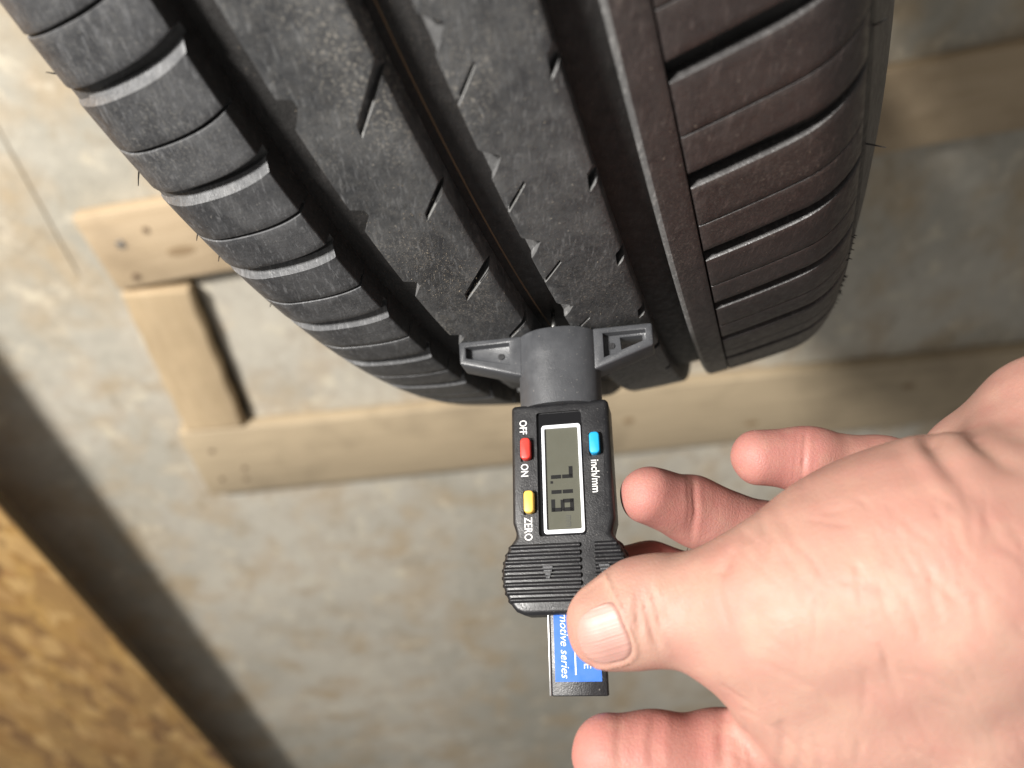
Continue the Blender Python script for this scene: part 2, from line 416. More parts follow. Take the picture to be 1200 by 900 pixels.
# ribs running round the tyre
def rib(name, q0, q1, c0, c1, mat, cutters, label=None):
    rows = edge_rows(q0, q1, c0, c1, 2.2, D + .6); NR = 900
    vs = [tp(q, 360 * i / NR, d) for i in range(NR) for q, d in rows]
    fs = grid_faces(NR, len(rows), True)
    m_ = len(rows)
    fs += [(i * m_ + m_ - 1, i * m_, ((i + 1) % NR) * m_, ((i + 1) % NR) * m_ + m_ - 1) for i in range(NR)]
    o = tpart(name, vs, fs, mat, None); fix_normals(o)
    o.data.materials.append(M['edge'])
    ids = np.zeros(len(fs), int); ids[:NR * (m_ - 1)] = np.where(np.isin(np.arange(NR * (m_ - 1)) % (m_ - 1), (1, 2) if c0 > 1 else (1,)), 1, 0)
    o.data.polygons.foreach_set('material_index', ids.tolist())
    if cutters:
        for lip in (False, True):
            cv, cf = [], []
            for pts in cutters:
                if isinstance(pts, tuple) != lip: continue
                bm = bmesh.new()
                for p in (pts[0] if lip else pts): bm.verts.new(p)
                bmesh.ops.convex_hull(bm, input=bm.verts)
                bmesh.ops.delete(bm, geom=[v for v in bm.verts if not v.link_faces], context='VERTS')
                bmesh.ops.recalc_face_normals(bm, faces=bm.faces); bm.verts.index_update()
                b0 = len(cv); cv += [v.co[:] for v in bm.verts]; cf += [tuple(b0 + v.index for v in f.verts) for f in bm.faces]; bm.free()
            if not cv: continue
            c = mesh_obj('cutter', cv, cf, M['lip'] if lip else M['cutwall'], tyre); c.location = HUB_L
            bpy.context.view_layer.update()
            cut(o, [c])
    o.data.shade_smooth(); o.data.set_sharp_from_angle(angle=math.radians(33))
    if label: o['label'] = label
    return o
PITCH = 360 / 68
def wedge(poly_top, depths, lift=1.2):             # cutter: surface outline (q, deg) with a cut depth at each corner
    return [tp(q, d, -lift) for q, d in poly_top] + [tp(q, d, max(dp, .02)) for (q, d), dp in zip(poly_top, depths)]
cutA, cutB = [], []
def lipcut(q0, d0, q1, d1, w=.075, dep=.42):        # lip along the lower edge of a cut, its highlight painted pale grey
    return (wedge([(q0, d0 - .02), (q1, d1 - .02), (q1, d1 + w), (q0, d0 + w)], [dep, dep, .02, .02]),)
for i in range(-6, 17):
    o_ = i * PITCH; jit = random.uniform(-.25, .25)
    t = 49.35 + o_ + jit                            # hooked notch in the left edge of the left rib
    cutA.append(wedge([(-33.2, t - .35), (-28.6, t - .12), (-28.4, t + .22), (-30.6, t + .75), (-33.2, t + 1.3)], [6, 5, 5, 5.5, 6]))
    ln = 11.2 if i % 2 == 0 else 7.6                # slanting sipe in its right edge, one flank chamfered
    t = 49.05 + o_ + (0 if i % 2 == 0 else -.1) + jit * .5; k2 = ln / 11.2
    cutA.append(wedge([(-7.2, t - .55 * k2 - .1), (-7.2, t - .05), (-8 - ln, t + 2.25 * k2), (-8 - ln * .95, t + 1.7 * k2)], [.05, 4.5, 1.6, .05]))
    cutA.append(lipcut(-7.9, t - .05 + .17, -8 - ln, t + 2.25 * k2))
    if i % 2 == 0: cutA.append(wedge([(-19.6, t + .62), (-19.4, t + .68), (-22.2, t + .02), (-22.4, t - .04)], [.5] * 4))
    t = 48.45 + o_ - .05 + jit                      # triangular bite in the left edge of the right rib
    cutB.append(wedge([(2.6, t - .75), (5.6, t - .35), (7.6, t - .1), (5.4, t + .5), (2.6, t + 1.05)], [2.6, 2.2, .9, 2.2, 2.8]))
    t = 51.2 + o_ + jit * .6
    cutB.append(wedge([(2.9, t - .12), (9.9, t - 1.45), (10.0, t - 1.30), (2.9, t + .10)], [3, 2, 2, 3]))
    cutB.append(lipcut(3.6, t - .03, 10.0, t - 1.30, .06))
    t = 50.6 + o_ + jit * .4                        # short nick in its right edge
    cutB.append(wedge([(26.4, t - .75), (23.6, t - .28), (22.9, t + .62), (26.4, t - .02)], [1.0, .1, 3.2, 4.5]))
    cutB.append(lipcut(25.2, t + .20, 22.9, t + .62, .09))
rib('rib', -32.3, -8.0, .55, .9, M['rub'], cutA, 'left centre rib with slanting cuts and dusty patches')
rib('rib', 3.4, 25.5, .5, .9, M['rub'], cutB, 'right centre rib with small triangular bites along its edge')
rib('rib', 35.4, 44.25, 1.3, .45, M['rubR'], None, 'narrow plain brownish rib beside the right shoulder')

# shoulder blocks: two per pitch on either side, sharing their meshes
def bend_l(q): return 1.05 * (1 - math.exp(-(abs(q) - 44.5) / 13.0)) + .0 * q
def bend_r(q):
    x = abs(q) - 44.5; return -.026 * x - (.0011 * max(0, x - 22) ** 2)
def block_mesh(name, side, th0, th1, w0, w1, mat, q0=44.6, q1=88.5, scoop=0):
    qs = edge_rows(q0, q1, .45, .8, 2.4, 6.5)
    vs = []
    for q, dq in qs:
        f_ = min(1, max(0, (q - 52) / 36)); narrow = (1 - .55 * max(0, (q - 66) / 22)) if side > 0 else (1 - .25 * f_)
        bnd = bend_r(q) if side > 0 else bend_l(q)
        # groove half widths at the two flanks shrink outwards
        a = th0 + w0 * narrow + bnd; b = th1 - w1 * narrow + bnd
        dep = gdepth(q) + .5
        mmdeg = .1813
        ca0 = .5 if w0 > .2 else .22; ca1 = .5 if w1 > .2 else .22
        cols = edge_rows(a / mmdeg, b / mmdeg, ca0, ca1, 2.2, dep, 6)
        if scoop:
            a_ = a / mmdeg; cols[0:4] = [(a_, dep), (a_, min(scoop, dep)), (a_ + scoop * .5, min(scoop * .55, dep)), (a_ + scoop, 0)]; st_ = (cols[-4][0] - cols[3][0]) / 6
            for j_ in range(1, 6): cols[3 + j_] = (cols[3][0] + st_ * j_, 0)
        for c, dc in cols: vs.append(tp(side * q, c * mmdeg, min(dep, max(dq if dq < 6 else dep, dc))))
        nv = len(cols)
    fs = grid_faces(len(qs), nv)
    nu = len(qs)
    me = bpy.data.meshes.new(name); me.from_pydata(vs, [], fs); me.update()
    bm = bmesh.new(); bm.from_mesh(me)
    bmesh.ops.recalc_face_normals(bm, faces=bm.faces)
    mid = bm.faces[:][len(bm.faces) // 2] if False else max(bm.faces, key=lambda f: f.calc_center_median().yz.length)
    cc = mid.calc_center_median(); 
    if mid.normal.dot(Vector((0, cc.y, cc.z))) < 0: bmesh.ops.reverse_faces(bm, faces=bm.faces)
    bm.to_mesh(me); bm.free()
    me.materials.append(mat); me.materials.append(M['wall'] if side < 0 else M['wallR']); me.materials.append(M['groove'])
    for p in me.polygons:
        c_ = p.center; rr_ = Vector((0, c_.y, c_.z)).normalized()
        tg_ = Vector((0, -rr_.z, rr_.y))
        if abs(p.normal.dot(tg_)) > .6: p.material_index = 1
        elif p.normal.dot(rr_) < .45 and abs(c_.x) < .0465: p.material_index = 2  # inner flank takes the dark rubber, its shade is painted
    me.shade_smooth(); me.set_sharp_from_angle(angle=math.radians(35))
    return me
gl, gr, sp = .42, .42, .085
mL = [block_mesh('shoulder_block', -1, 45.92, 48.65, -.02, sp, M['rubL'], scoop=2.5), block_mesh('shoulder_block', -1, 48.65, 45.92 + PITCH, sp, gl, M['rubL'])]
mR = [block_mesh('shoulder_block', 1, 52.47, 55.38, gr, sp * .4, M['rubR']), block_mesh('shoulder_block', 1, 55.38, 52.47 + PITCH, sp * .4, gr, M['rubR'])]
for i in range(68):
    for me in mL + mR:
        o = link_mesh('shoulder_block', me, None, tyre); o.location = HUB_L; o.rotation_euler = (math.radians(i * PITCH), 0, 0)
# rubber vent hairs left from moulding
def hair(q, deg, ln, lean):
    p0 = Vector(tp(q, deg, .3)); s, r, ns, nr = tread(q); a = math.radians(deg)
    nrm = Vector((ns, nr * math.cos(a), nr * math.sin(a))); tg = Vector((0, -math.sin(a), math.cos(a)))
    dirv = (nrm + tg * lean).normalized(); u_ = dirv.orthogonal().normalized(); v_ = dirv.cross(u_)
    vs, fs = [], []
    for k_ in range(4):
        t = k_ / 3; c = p0 + dirv * ln * t * .001 + tg * (.001 * lean * .5 * ln * t * t * .3); rr = .00028 * (1 - .6 * t)
        for j in range(5): vs.append(c + u_ * rr * math.cos(j * 1.2566) + v_ * rr * math.sin(j * 1.2566))
        if k_: fs += [(5 * k_ - 5 + j, 5 * k_ - 5 + (j + 1) % 5, 5 * k_ + (j + 1) % 5, 5 * k_ + j) for j in range(5)]
    tpart('vent_hair', vs, fs, M['groove'], None)
for q, dg, ln, le in ((-91, 46.3, 3, -.6), (-91, 51.2, 5, .9), (-92, 55.6, 4, .8), (-92, 57.4, 4, .8), (-92, 62.3, 4, .6), (91, 55, 3, -.5), (91.5, 61.4, 5, .2), (88, 47, 4, .3)):
    hair(q, dg, ln, le)
for i in range(22):
    hair(random.uniform(86, 92), random.uniform(68, 84), random.uniform(.7, 1.7), random.uniform(-.7, .9))
# grains of sand on the left centre rib
sv, sf = [], []
oct_ = np.array([(1, 0, 0), (-1, 0, 0), (0, 1, 0), (0, -1, 0), (0, 0, 1), (0, 0, -1)], float)
for i in range(1700):
    q = rng.normal(-20, 5.2); dg = rng.normal(58.6, 2.0) if i < 1000 else rng.uniform(46, 72)
    if i >= 1000: q = rng.choice([rng.uniform(-30, -10), rng.uniform(6, 24)])
    if -31 < q < -9.5 or 5 < q < 24:
        r_ = float(rng.choice([.03, .04, .05, .06, .07, .12], p=[.25, .25, .2, .15, .1, .05])) * .001
        b0 = len(sv); sv += (oct_ * r_ * rng.uniform(.7, 1.3, (6, 1)) + np.array(tp(q, dg, -.02))).tolist()
        sf += [(b0 + x, b0 + y, b0 + z) for x, y, z in ((0, 2, 4), (2, 1, 4), (1, 3, 4), (3, 0, 4), (2, 0, 5), (1, 2, 5), (3, 1, 5), (0, 3, 5))]
me = bpy.data.meshes.new('sand_grains'); me.from_pydata(sv, [], sf); me.update()
o = link_mesh('sand_grains', me, M['sand'], tyre); o.location = HUB_L; o['kind'] = 'stuff'

# ------------------------------------------------------------------ digital tread depth gauge (X across, Y out of its face, Z along it; mm)
GO = np.array([14.171, -14.0592, 224.3422])
GX = np.array([.9760075, -.0891296, -.1986586]); GY = np.array([-.2174122, -.3491240, -.9115067]); GZ = np.array([.0118857, .9328282, -.3601255])
gm = Matrix.Identity(4)
for i, v in enumerate((GX, GY, GZ)):
    w_ = dir_room(v)
    for j in range(3): gm[j][i] = w_[j]
gm.translation = Vector(to_room(GO).tolist())
G = empty('tread_depth_gauge', gm)
tag(G, 'black digital tread depth gauge with coloured buttons pressed against the tyre tread', 'gauge')
def plastic(name, col, rough, bs, sc=2600):
    mt, nt, b = newmat(name); v = coords(nt)
    n1 = noise(nt, v, 300, 4); n2 = noise(nt, v, sc, 3, .6)
    nt.links.new(mix(nt, n1, tuple(c * .8 for c in col), tuple(c * 1.25 for c in col)), b.inputs['Base Color'])
    dustm = ramp(nt, noise(nt, v, 1800, 3, .7), [(.66, (0, 0, 0)), (.72, (1, 1, 1))])
    old = b.inputs['Base Color'].links[0].from_socket
    nt.links.new(mix(nt, mth(nt, 'MULTIPLY', dustm, .55), old, (.30, .28, .25)), b.inputs['Base Color'])
    nt.links.new(ramp(nt, n1, [(.3, (rough - .06,) * 3), (.7, (rough + .08,) * 3)]), b.inputs['Roughness'])
    b.inputs['Specular IOR Level'].default_value = .5
    bump(nt, b, n2, bs, .0003); return mt
M['plastic'] = plastic('black_plastic', (.012, .012, .0135), .37, .25)
M['plastic_grey'] = plastic('grey_plastic', (.055, .057, .062), .36, .25)
M['gloss'] = plain('gloss_black', (.008, .008, .009), .12)
M['white'] = plain('white_plastic', (.78, .80, .84), .35, var=.05)
M['ink'] = plain('white_ink', (.75, .75, .74), .6)
M['red'] = plain('red_button', (.62, .04, .028), .38, var=.08)
M['yellow'] = plain('yellow_button', (.80, .50, .09), .38, var=.08)
M['cyan'] = plain('blue_button', (.012, .32, .62), .38, var=.08)
M['lcd'] = plain('lcd_glass', (.085, .085, .066), .22, var=.06)
M['lcd_seg'] = plain('lcd_segment', (.004, .004, .004), .6, spec=.2)
M['lcd_faint'] = plain('lcd_small_segment', (.03, .031, .025), .5)
M['sticker'] = plain('blue_sticker', (.004, .105, .48), .38, var=.08)
M['steel'] = plain('blade_steel', (.50, .50, .50), .35, .85, var=.1)
M['pin'] = plain('pin_steel', (.6, .6, .58), .25, 1)

# sleeve: rounded block that carries the feet
sec = []
for i in range(36):
    a = 2 * math.pi * i / 36; c, s_ = math.cos(a), math.sin(a)
    sec.append((12.2 * math.copysign(abs(c) ** .92, c), 8.4 * math.copysign(abs(s_) ** .92, s_)))
vs, fs = [], []
zz = [(.0, .955), (.5, 1.0), (8, 1.0), (16, .99), (23.4, .98)]
for z, k_ in zz: vs += [(x * k_ * .001, y * k_ * .001, z * .001) for x, y in sec]
for i in range(len(zz) - 1): fs += [(i * 36 + j, i * 36 + (j + 1) % 36, (i + 1) * 36 + (j + 1) % 36, (i + 1) * 36 + j) for j in range(36)]
fs += [tuple(range(35, -1, -1)), tuple(range((len(zz) - 1) * 36, len(zz) * 36))]
sl = mesh_obj('sleeve', vs, fs, M['plastic_grey'], G); fix_normals(sl); sl.data.shade_smooth(); sl.data.set_sharp_from_angle(angle=math.radians(40))
# feet
def inset(poly, d):
    c = np.mean(poly, 0); out = []
    P = [np.array(p, float) for p in poly]; n_ = len(P)
    area = sum(P[i][0] * P[(i + 1) % n_][1] - P[(i + 1) % n_][0] * P[i][1] for i in range(n_)); sg = 1 if area > 0 else -1
    L = []
    for i in range(n_):
        t = P[(i + 1) % n_] - P[i]; t /= np.linalg.norm(t); nn = np.array([-t[1], t[0]]) * sg; L.append((P[i] + nn * d, t))
    for i in range(n_):
        p, t = L[i - 1]; q, s2 = L[i]; A = np.array([t, -s2]).T; k_ = np.linalg.solve(A, q - p); out.append(tuple(p + t * k_[0]))
    return out
def foot_part(poly, pocket, hole, dot):
    o = prism('foot', poly, -4, 4.2, M['plastic_grey'], G, .7, 3)
    cs = [prism('cutter', pocket, 1.4, 9, None, G)]
    if hole: cs.append(prism('cutter', hole, -9, 9.5, None, G))
    bpy.context.view_layer.update()
    cut(o, cs); bevel(o, .00035, 2, 40)
    p = prism('moulding_dot', [(dot[0] + 1.0 * math.cos(a * .5236), dot[1] + 1.0 * math.sin(a * .5236)) for a in range(12)], 1.2, 1.75, M['plastic'], o)
    return o
pL = [(-30.4, 0), (-10.5, 0), (-10.5, 13.2), (-29.9, 7.4)]
foot_part(pL, [(-28.2, 2.0), (-14.6, 1.8), (-14.4, 8.9), (-27.9, 5.6)], None, (-17.6, 5.2))
pR = [(10.5, 0), (28.1, 0), (28.1, 7.0), (10.5, 13.2)]
foot_part(pR, [(13.6, 1.9), (26.0, 1.9), (26.0, 5.2), (13.6, 9.6)], [(18.4, 2.6), (25.0, 2.5), (24.9, 4.5), (18.6, 7.0)], (15.8, 5.2))
# measuring pin
bm = bmesh.new(); bmesh.ops.create_cone(bm, cap_ends=True, segments=16, radius1=.0006, radius2=.0008, depth=.0095)
me = bpy.data.meshes.new('measuring_pin'); bm.to_mesh(me); bm.free(); me.shade_smooth()
q = link_mesh('measuring_pin', me, M['pin'], G); q.location = (-.0008, .0045, -.0025)

# housing: outline with the two rounded finger grips
def grip(sgn):
    pts = []
    cx, cz, r = 3.2, 70.2, 13.7
    for a in np.linspace(-46, 44, 15):
        pts.append((sgn * (cx + r * math.cos(math.radians(a))), cz + r * math.sin(math.radians(a))))
    return pts
outl = [(-13.8, 22.8), (14.0, 22.8)]
outl += [(14.05, 56.5), (13.3, 59.0)] + grip(1) + [(11.0, 80.6)]
outl += [(-11.0, 80.6)] + grip(-1)[::-1] + [(-13.0, 59.0), (-13.8, 56.5)]
hs = prism('housing', outl, -6, 6, M['plastic'], G, 2.0, 4)
c1 = prism('cutter', round_poly(-6.5, 6.4, 25.6, 60.6, .8), 5.0, 9, None, G)
cs = [c1]
for bx0, bx1, bz0, bz1 in ((-11.2, -7.4, 32.9, 39.6), (-10.6, -7.0, 47.9, 54.6), (8.1, 12.0, 32.6, 39.3)):
    cs.append(prism('cutter', round_poly(bx0, bx1, bz0, bz1, .5), 5.2, 9, None, G))
bpy.context.view_layer.update()
cut(hs, cs); hs.data.shade_smooth(); hs.data.set_sharp_from_angle(angle=math.radians(32))
# grip ridges
def ridge(x0, x1, z):
    n_ = 9; vs, fs = [], []
    prof_ = [(-.82, 5.7), (-.62, 6.35), (-.25, 6.85), (.15, 6.9), (.5, 6.55), (.78, 5.7)]
    for i in range(n_ + 1):
        t = i / n_; x = x0 + (x1 - x0) * t
        for dz, y in prof_: vs.append((x * .001, y * .001, (z + dz) * .001))
    fs = grid_faces(n_ + 1, 6) + [tuple(range(5, -1, -1)), tuple(range(6 * n_, 6 * n_ + 6))]
    o = mesh_obj('grip_ridge', vs, fs, M['plastic'], hs); fix_normals(o); o.data.shade_smooth(); o.data.set_sharp_from_angle(angle=math.radians(60))
    return o
def side_ridge(sgn, z):                             # the ridge turning round the side of the grip
    cx, cz, r = 3.2, 70.2, 13.7
    x = cx + math.sqrt(max(0, r * r - (z - cz) ** 2))
    vs, fs = [], []
    n_ = 6
    for i in range(n_ + 1):
        a = math.radians(-90 + 180 * i / n_); y = 5.6 * math.sin(a); xo = x - 1.0 + 1.55 * max(0, math.cos(a)) ** .35
        for dz, dx in ((-.82, -.6), (-.3, 0), (.3, 0), (.82, -.6)): vs.append((sgn * (xo + dx) * .001, y * .001, (z + dz) * .001))
    fs = grid_faces(n_ + 1, 4)
    o = mesh_obj('grip_ridge', vs, fs, M['plastic'], hs); fix_normals(o); o.data.shade_smooth()
    return o
for i in range(8):
    z = 63.2 + i * 1.95
    hw = 3.2 + math.sqrt(max(0, 13.7 ** 2 - (z - 70.2) ** 2)) - .9
    ridge(-hw, 4.4, z); ridge(8.3, hw, z)
    side_ridge(-1, z); side_ridge(1, z)
# little arrow marks moulded on the grips
for cx in (-4.2, 10.6):
    for j, (w_, z) in enumerate(((2.2, 68.6), (1.7, 69.5), (1.2, 70.4), (.8, 71.2))):
        prism('arrow_mark', box_poly(cx - w_ * .6, cx + w_ * .6, z, z + .45), 6.2, 7.25, M['plastic_grey'], hs)
# display
disp = prism('display', box_poly(-4.25, 5.15, 30.5, 58.9), 4.9, 5.35, M['lcd'], G)
prism('window_panel', round_poly(-6.3, 6.2, 25.8, 60.4, .7), 4.5, 5.04, M['gloss'], G)
fr = prism('frame', round_poly(-5.1, 6.0, 29.5, 60.0, .9), 4.95, 6.05, M['white'], disp)
c = prism('cutter', round_poly(-4.25, 5.15, 30.5, 58.9, .4), 4, 9, None, G); bpy.context.view_layer.update(); cut(fr, [c]); bevel(fr, .00018, 2)
# seven-segment digits: text runs along +Z, its top towards +X
segd = {'7': 'abc', '1': 'bc', '9': 'abcdfg'}
def digit(ch, z0, zw, x0, x1):
    xm = (x0 + x1) / 2; t = 1.05
    z1 = z0 + zw
    R_ = {'a': (z0, z1, x1 - t, x1), 'b': (z1 - t, z1, xm + .15, x1 - .15), 'c': (z1 - t, z1, x0 + .15, xm - .15), 'd': (z0, z1, x0, x0 + t),
          'e': (z0, z0 + t, x0 + .15, xm - .15), 'f': (z0, z0 + t, xm + .15, x1 - .15), 'g': (z0 + .2, z1 - .2, xm - t / 2, xm + t / 2)}
    vs, fs = [], []
    for sg in segd[ch]:
        za, zb, xa, xb = R_[sg]; sl_ = .08
        pts = [(xa, za), (xb, za), (xb, zb), (xa, zb)]
        b0 = len(vs)
        for y in (5.36, 5.42): vs += [(x * .001, y * .001, z * .001) for x, z in pts]
        fs += [(b0, b0 + 3, b0 + 2, b0 + 1), (b0 + 4, b0 + 5, b0 + 6, b0 + 7)] + [(b0 + i, b0 + (i + 1) % 4, b0 + 4 + (i + 1) % 4, b0 + 4 + i) for i in range(4)]
    return fix_normals(mesh_obj('digit', vs, fs, M['lcd_seg'], disp))
X0, X1 = -3.0, 3.2
digit('7', 41.6, 3.3, X0, X1); digit('1', 45.8, 3.3, X0, X1); digit('9', 50.6, 3.4, X0, X1)
prism('decimal_point', box_poly(-3.05, -2.35, 45.5, 46.2), 5.36, 5.42, M['lcd_seg'], disp)

FONTS = []
def text(name, body, size, x, z, y, mat, parent, spacing=1.0, shear=0, align='LEFT', bold=0.0, sx=1.0):
    # reads along +Z, letters' tops towards +X, facing +Y
    cu = bpy.data.curves.new(name, 'FONT'); cu.body = body; cu.size = size * .001; cu.align_x = align; cu.shear = shear
    cu.space_character = spacing; cu.extrude = .00003; cu.offset = bold * .001; cu.resolution_u = 3
    t = bpy.data.objects.new(name, cu); COL.objects.link(t)
    bpy.context.view_layer.update()
    me = bpy.data.meshes.new_from_object(t.evaluated_get(bpy.context.evaluated_depsgraph_get()))
    bpy.data.objects.remove(t)
    co = np.zeros(len(me.vertices) * 3); me.vertices.foreach_get('co', co); co = co.reshape(-1, 3)
    nw = np.stack([co[:, 1] + x * .001, co[:, 2] + y * .001, co[:, 0] * sx + z * .001], 1)
    me.vertices.foreach_set('co', nw.ravel()); me.update()
    return link_mesh(name, me, mat, parent)
text('lettering', 'OFF', 3.0, -11.3, 27.4, 6.03, M['ink'], hs, bold=.015, sx=.82)
text('lettering', 'ON', 3.0, -11.1, 40.2, 6.03, M['ink'], hs, bold=.015, sx=.80)
text('lettering', 'ZERO', 3.1, -10.4, 55.2, 6.03, M['ink'], hs, bold=.02, sx=.80)
text('lettering', 'inch/mm', 3.1, 8.5, 40.3, 6.03, M['ink'], hs, bold=.02, sx=.86)
text('lettering', 'mm', 2.9, .9, 55.0, 5.38, M['lcd_faint'], disp, sx=.75)
def button(x0, x1, z0, z1, mat, lab):
    o = prism('button', round_poly(x0, x1, z0, z1, 1.0, 4), 4.5, 7.9, mat, G, .4, 3); o['label'] = lab; return o
button(-10.9, -8.1, 33.2, 39.3, M['red'], 'small red on and off button')
button(-10.2, -7.5, 48.2, 54.3, M['yellow'], 'small yellow zero button')
button(8.4, 11.2, 32.9, 39.0, M['cyan'], 'small blue unit button')
# sliding blade
bl = prism('blade', box_poly(-4.9, 9.3, 60, 100.2), -1.5, 2.0, M['plastic'], G, .3, 2)
prism('metal_edge', box_poly(-5.55, -4.95, 60, 100.1), -1.45, 2.05, M['steel'], bl, .12, 1)
prism('sticker', box_poly(-3.9, 8.0, 61, 96.8), 1.95, 2.06, M['sticker'], bl)
t1 = text('lettering', 'automotive series', 3.0, -2.2, 76.2, 2.09, M['ink'], bl, shear=.25, sx=.98, spacing=1.0)
text('lettering', 'DEPTH GAUGE', 2.6, 3.6, 73.0, 2.09, M['ink'], bl, sx=1.05, spacing=1.05)
prism('printed_rule', box_poly(1.25, 1.6, 70, 95.2), 2.065, 2.1, M['ink'], bl)
for o in (t1,):
    zs = [v.co.z for v in o.data.vertices]; d = .0960 - max(zs)
    for v in o.data.vertices: v.co.z += d
o = [c for c in bl.children if c.name.startswith('lettering')][-1]
zs = [v.co.z for v in o.data.vertices]; d = .0937 - max(zs)
for v in o.data.vertices: v.co.z += d

# ------------------------------------------------------------------ hand (left hand holding the gauge): one continuous skin
# joints: photo-survey pixel, distance mm, radius mm
def chain(*js): return [(pm(px, py, z), r) for px, py, z, r in js]
THUMB = chain((713, 732, 172, 9.1), (752, 718, 172, 10.5), (790, 714, 170, 10.5), (838, 716, 167, 10.8), (905, 716, 160, 13.5))
THUMB_W = 1.3                                         # half extra width of the thumb
MASS = [chain((900, 712, 161, 14), (985, 700, 156, 18), (1100, 690, 152, 22), (1260, 680, 152, 25)),
        chain((920, 690, 166, 9.5), (1000, 637, 163, 12.5), (1090, 614, 160, 15), (1240, 602, 160, 19)),
        chain((885, 782, 166, 7.5), (925, 803, 164, 11), (985, 835, 163, 15), (1120, 835, 158, 20))]
INDEX = chain((716, 884, 171, 9.0), (770, 890, 171, 9.6), (850, 890, 172, 10.4), (930, 905, 174, 11.0), (1030, 900, 178, 13.5))
MIDDLE = chain((700, 676, 213.5, 8.2), (765, 676, 214, 9.3), (870, 705, 214, 10), (1020, 760, 216, 12.5))
RING = chain((760, 580, 203, 7.9), (815, 600, 211, 9.3), (905, 634, 214, 10), (1040, 690, 218, 12))
PINKY = chain((889, 536, 206, 7.7), (945, 538, 207, 8.4), (1035, 552, 210, 9.2), (1120, 585, 214, 11))
PALM = [chain((1030, 900, 180, 13), (1120, 850, 178, 17), (1330, 760, 175, 24)),
        chain((1020, 760, 216, 12.5), (1180, 720, 200, 17), (1380, 690, 188, 25)),
        chain((1040, 690, 218, 12), (1180, 650, 205, 17), (1380, 660, 192, 25)),
        chain((1120, 585, 214, 11), (1150, 545, 192, 12), (1246, 506, 173, 17), (1420, 600, 185, 25)),
        chain((1330, 680, 172, 27), (1480, 670, 182, 27), (1800, 660, 200, 31))]
def rcone(P, a, ra, b, rb):
    ba = b - a; l2 = float(ba @ ba); rr = ra - rb; a2 = l2 - rr * rr; il2 = 1.0 / l2
    pa = P - a; y = pa @ ba; z = y - l2
    x2 = ((pa * l2 - y[:, None] * ba) ** 2).sum(1); y2 = y * y * l2; z2 = z * z * l2
    k = math.copysign(1, rr) * rr * rr * x2 if rr != 0 else 0 * x2
    c1 = np.sign(z) * a2 * z2 > k; c2 = np.sign(y) * a2 * y2 < k
    d = (np.sqrt(x2 * a2 * il2) + y * rr) * il2 - ra
    d = np.where(c2, np.sqrt(np.maximum(x2 + y2, 0)) * il2 - ra, d)
    d = np.where(c1, np.sqrt(np.maximum(x2 + z2, 0)) * il2 - rb, d)
    return d
def smin(a, b, k):
    h = np.maximum(k - np.abs(a - b), 0) / k
    return np.minimum(a, b) - h * h * k * .25
def sd_chain(P, ch, k=3.0, off=None):
    d = None
    for (a, ra), (b, rb) in zip(ch[:-1], ch[1:]):
        e = rcone(P, a if off is None else a + off, ra, b if off is None else b + off, rb)
        d = e if d is None else smin(d, e, k)
    return d
TH_AX = THUMB[0][0] - THUMB[2][0]; TH_AX = TH_AX / np.linalg.norm(TH_AX)
TH_N = np.array([-.10, .22, -1.0]); TH_N -= TH_AX * (TH_N @ TH_AX); TH_N /= np.linalg.norm(TH_N)
TH_S = np.cross(TH_N, TH_AX)                          # across the nail
def sd_hand(P):
    t = smin(sd_chain(P, THUMB, 4, TH_S * THUMB_W), sd_chain(P, THUMB, 4, -TH_S * THUMB_W), 3)
    m = None
    for ch in MASS:
        e = sd_chain(P, ch, 10); m = e if m is None else smin(m, e, 16)
    t = smin(t, m, 9)
    p = None
    for ch in PALM:
        e = sd_chain(P, ch, 10); p = e if p is None else smin(p, e, 14)
    d = smin(t, p, 16)
    f = None
    for ch in (INDEX, MIDDLE, RING, PINKY):
        e = sd_chain(P, ch, 4); f = e if f is None else smin(f, e, 1.5)
    return smin(d, f, 5)
# creases: polylines over the surface facing the photographer (px, py), depth mm, width mm, z range
CREASES = [
    ([(752, 684), (757, 715), (764, 740), (775, 764)], .85, .8, 190), ([(746, 690), (748, 718), (752, 746)], .6, .65, 190), ([(760, 682), (768, 712), (776, 742)], .6, .7, 190),
    ([(742, 700), (744, 720), (746, 735)], .25, .6, 190), ([(770, 690), (778, 715), (783, 735)], .18, .9, 190),
    ([(860, 640), (852, 660), (842, 678)], .5, 1.1, 190), ([(874, 620), (870, 645), (860, 672)], .22, 1.3, 190), ([(886, 606), (888, 630), (884, 655)], .15, 1.3, 190),
    ([(905, 590), (930, 620), (950, 650)], .12, 1.6, 190), ([(940, 566), (975, 600), (1000, 640)], .10, 1.6, 190),
    ([(1085, 505), (1094, 522), (1122, 561), (1165, 606)], 1.8, 1.9, 190), ([(1135, 500), (1150, 518), (1178, 542), (1225, 568)], 1.3, 1.6, 190), ([(1040, 510), (1065, 548), (1095, 590)], .18, 2.2, 190),
    
    ([(812, 556), (815, 600), (809, 640)], .5, .8, 240), ([(806, 556), (808, 600), (803, 636)], .25, .6, 240), ([(892, 596), (898, 630), (890, 662)], .5, 1.0, 240),
    ([(944, 500), (942, 538), (938, 576)], .5, .7, 240), ([(936, 500), (934, 538), (931, 574)], .25, .6, 240),
    ([(768, 835), (763, 870), (765, 905)], .45, 1.0, 190), ([(776, 836), (772, 870), (774, 905)], .3, .8, 190), ([(852, 825), (846, 862), (848, 905)], .5, 1.2, 190), ([(728, 840), (724, 868), (727, 905)], .2, .8, 190),
    ([(912, 842), (920, 862), (915, 905)], .5, 1.2, 190), ([(936, 862), (940, 885), (934, 910)], .3, 1.2, 190), ([(955, 870), (962, 888), (960, 910)], .2, 1.2, 190),
]
_hr = np.random.default_rng(3)
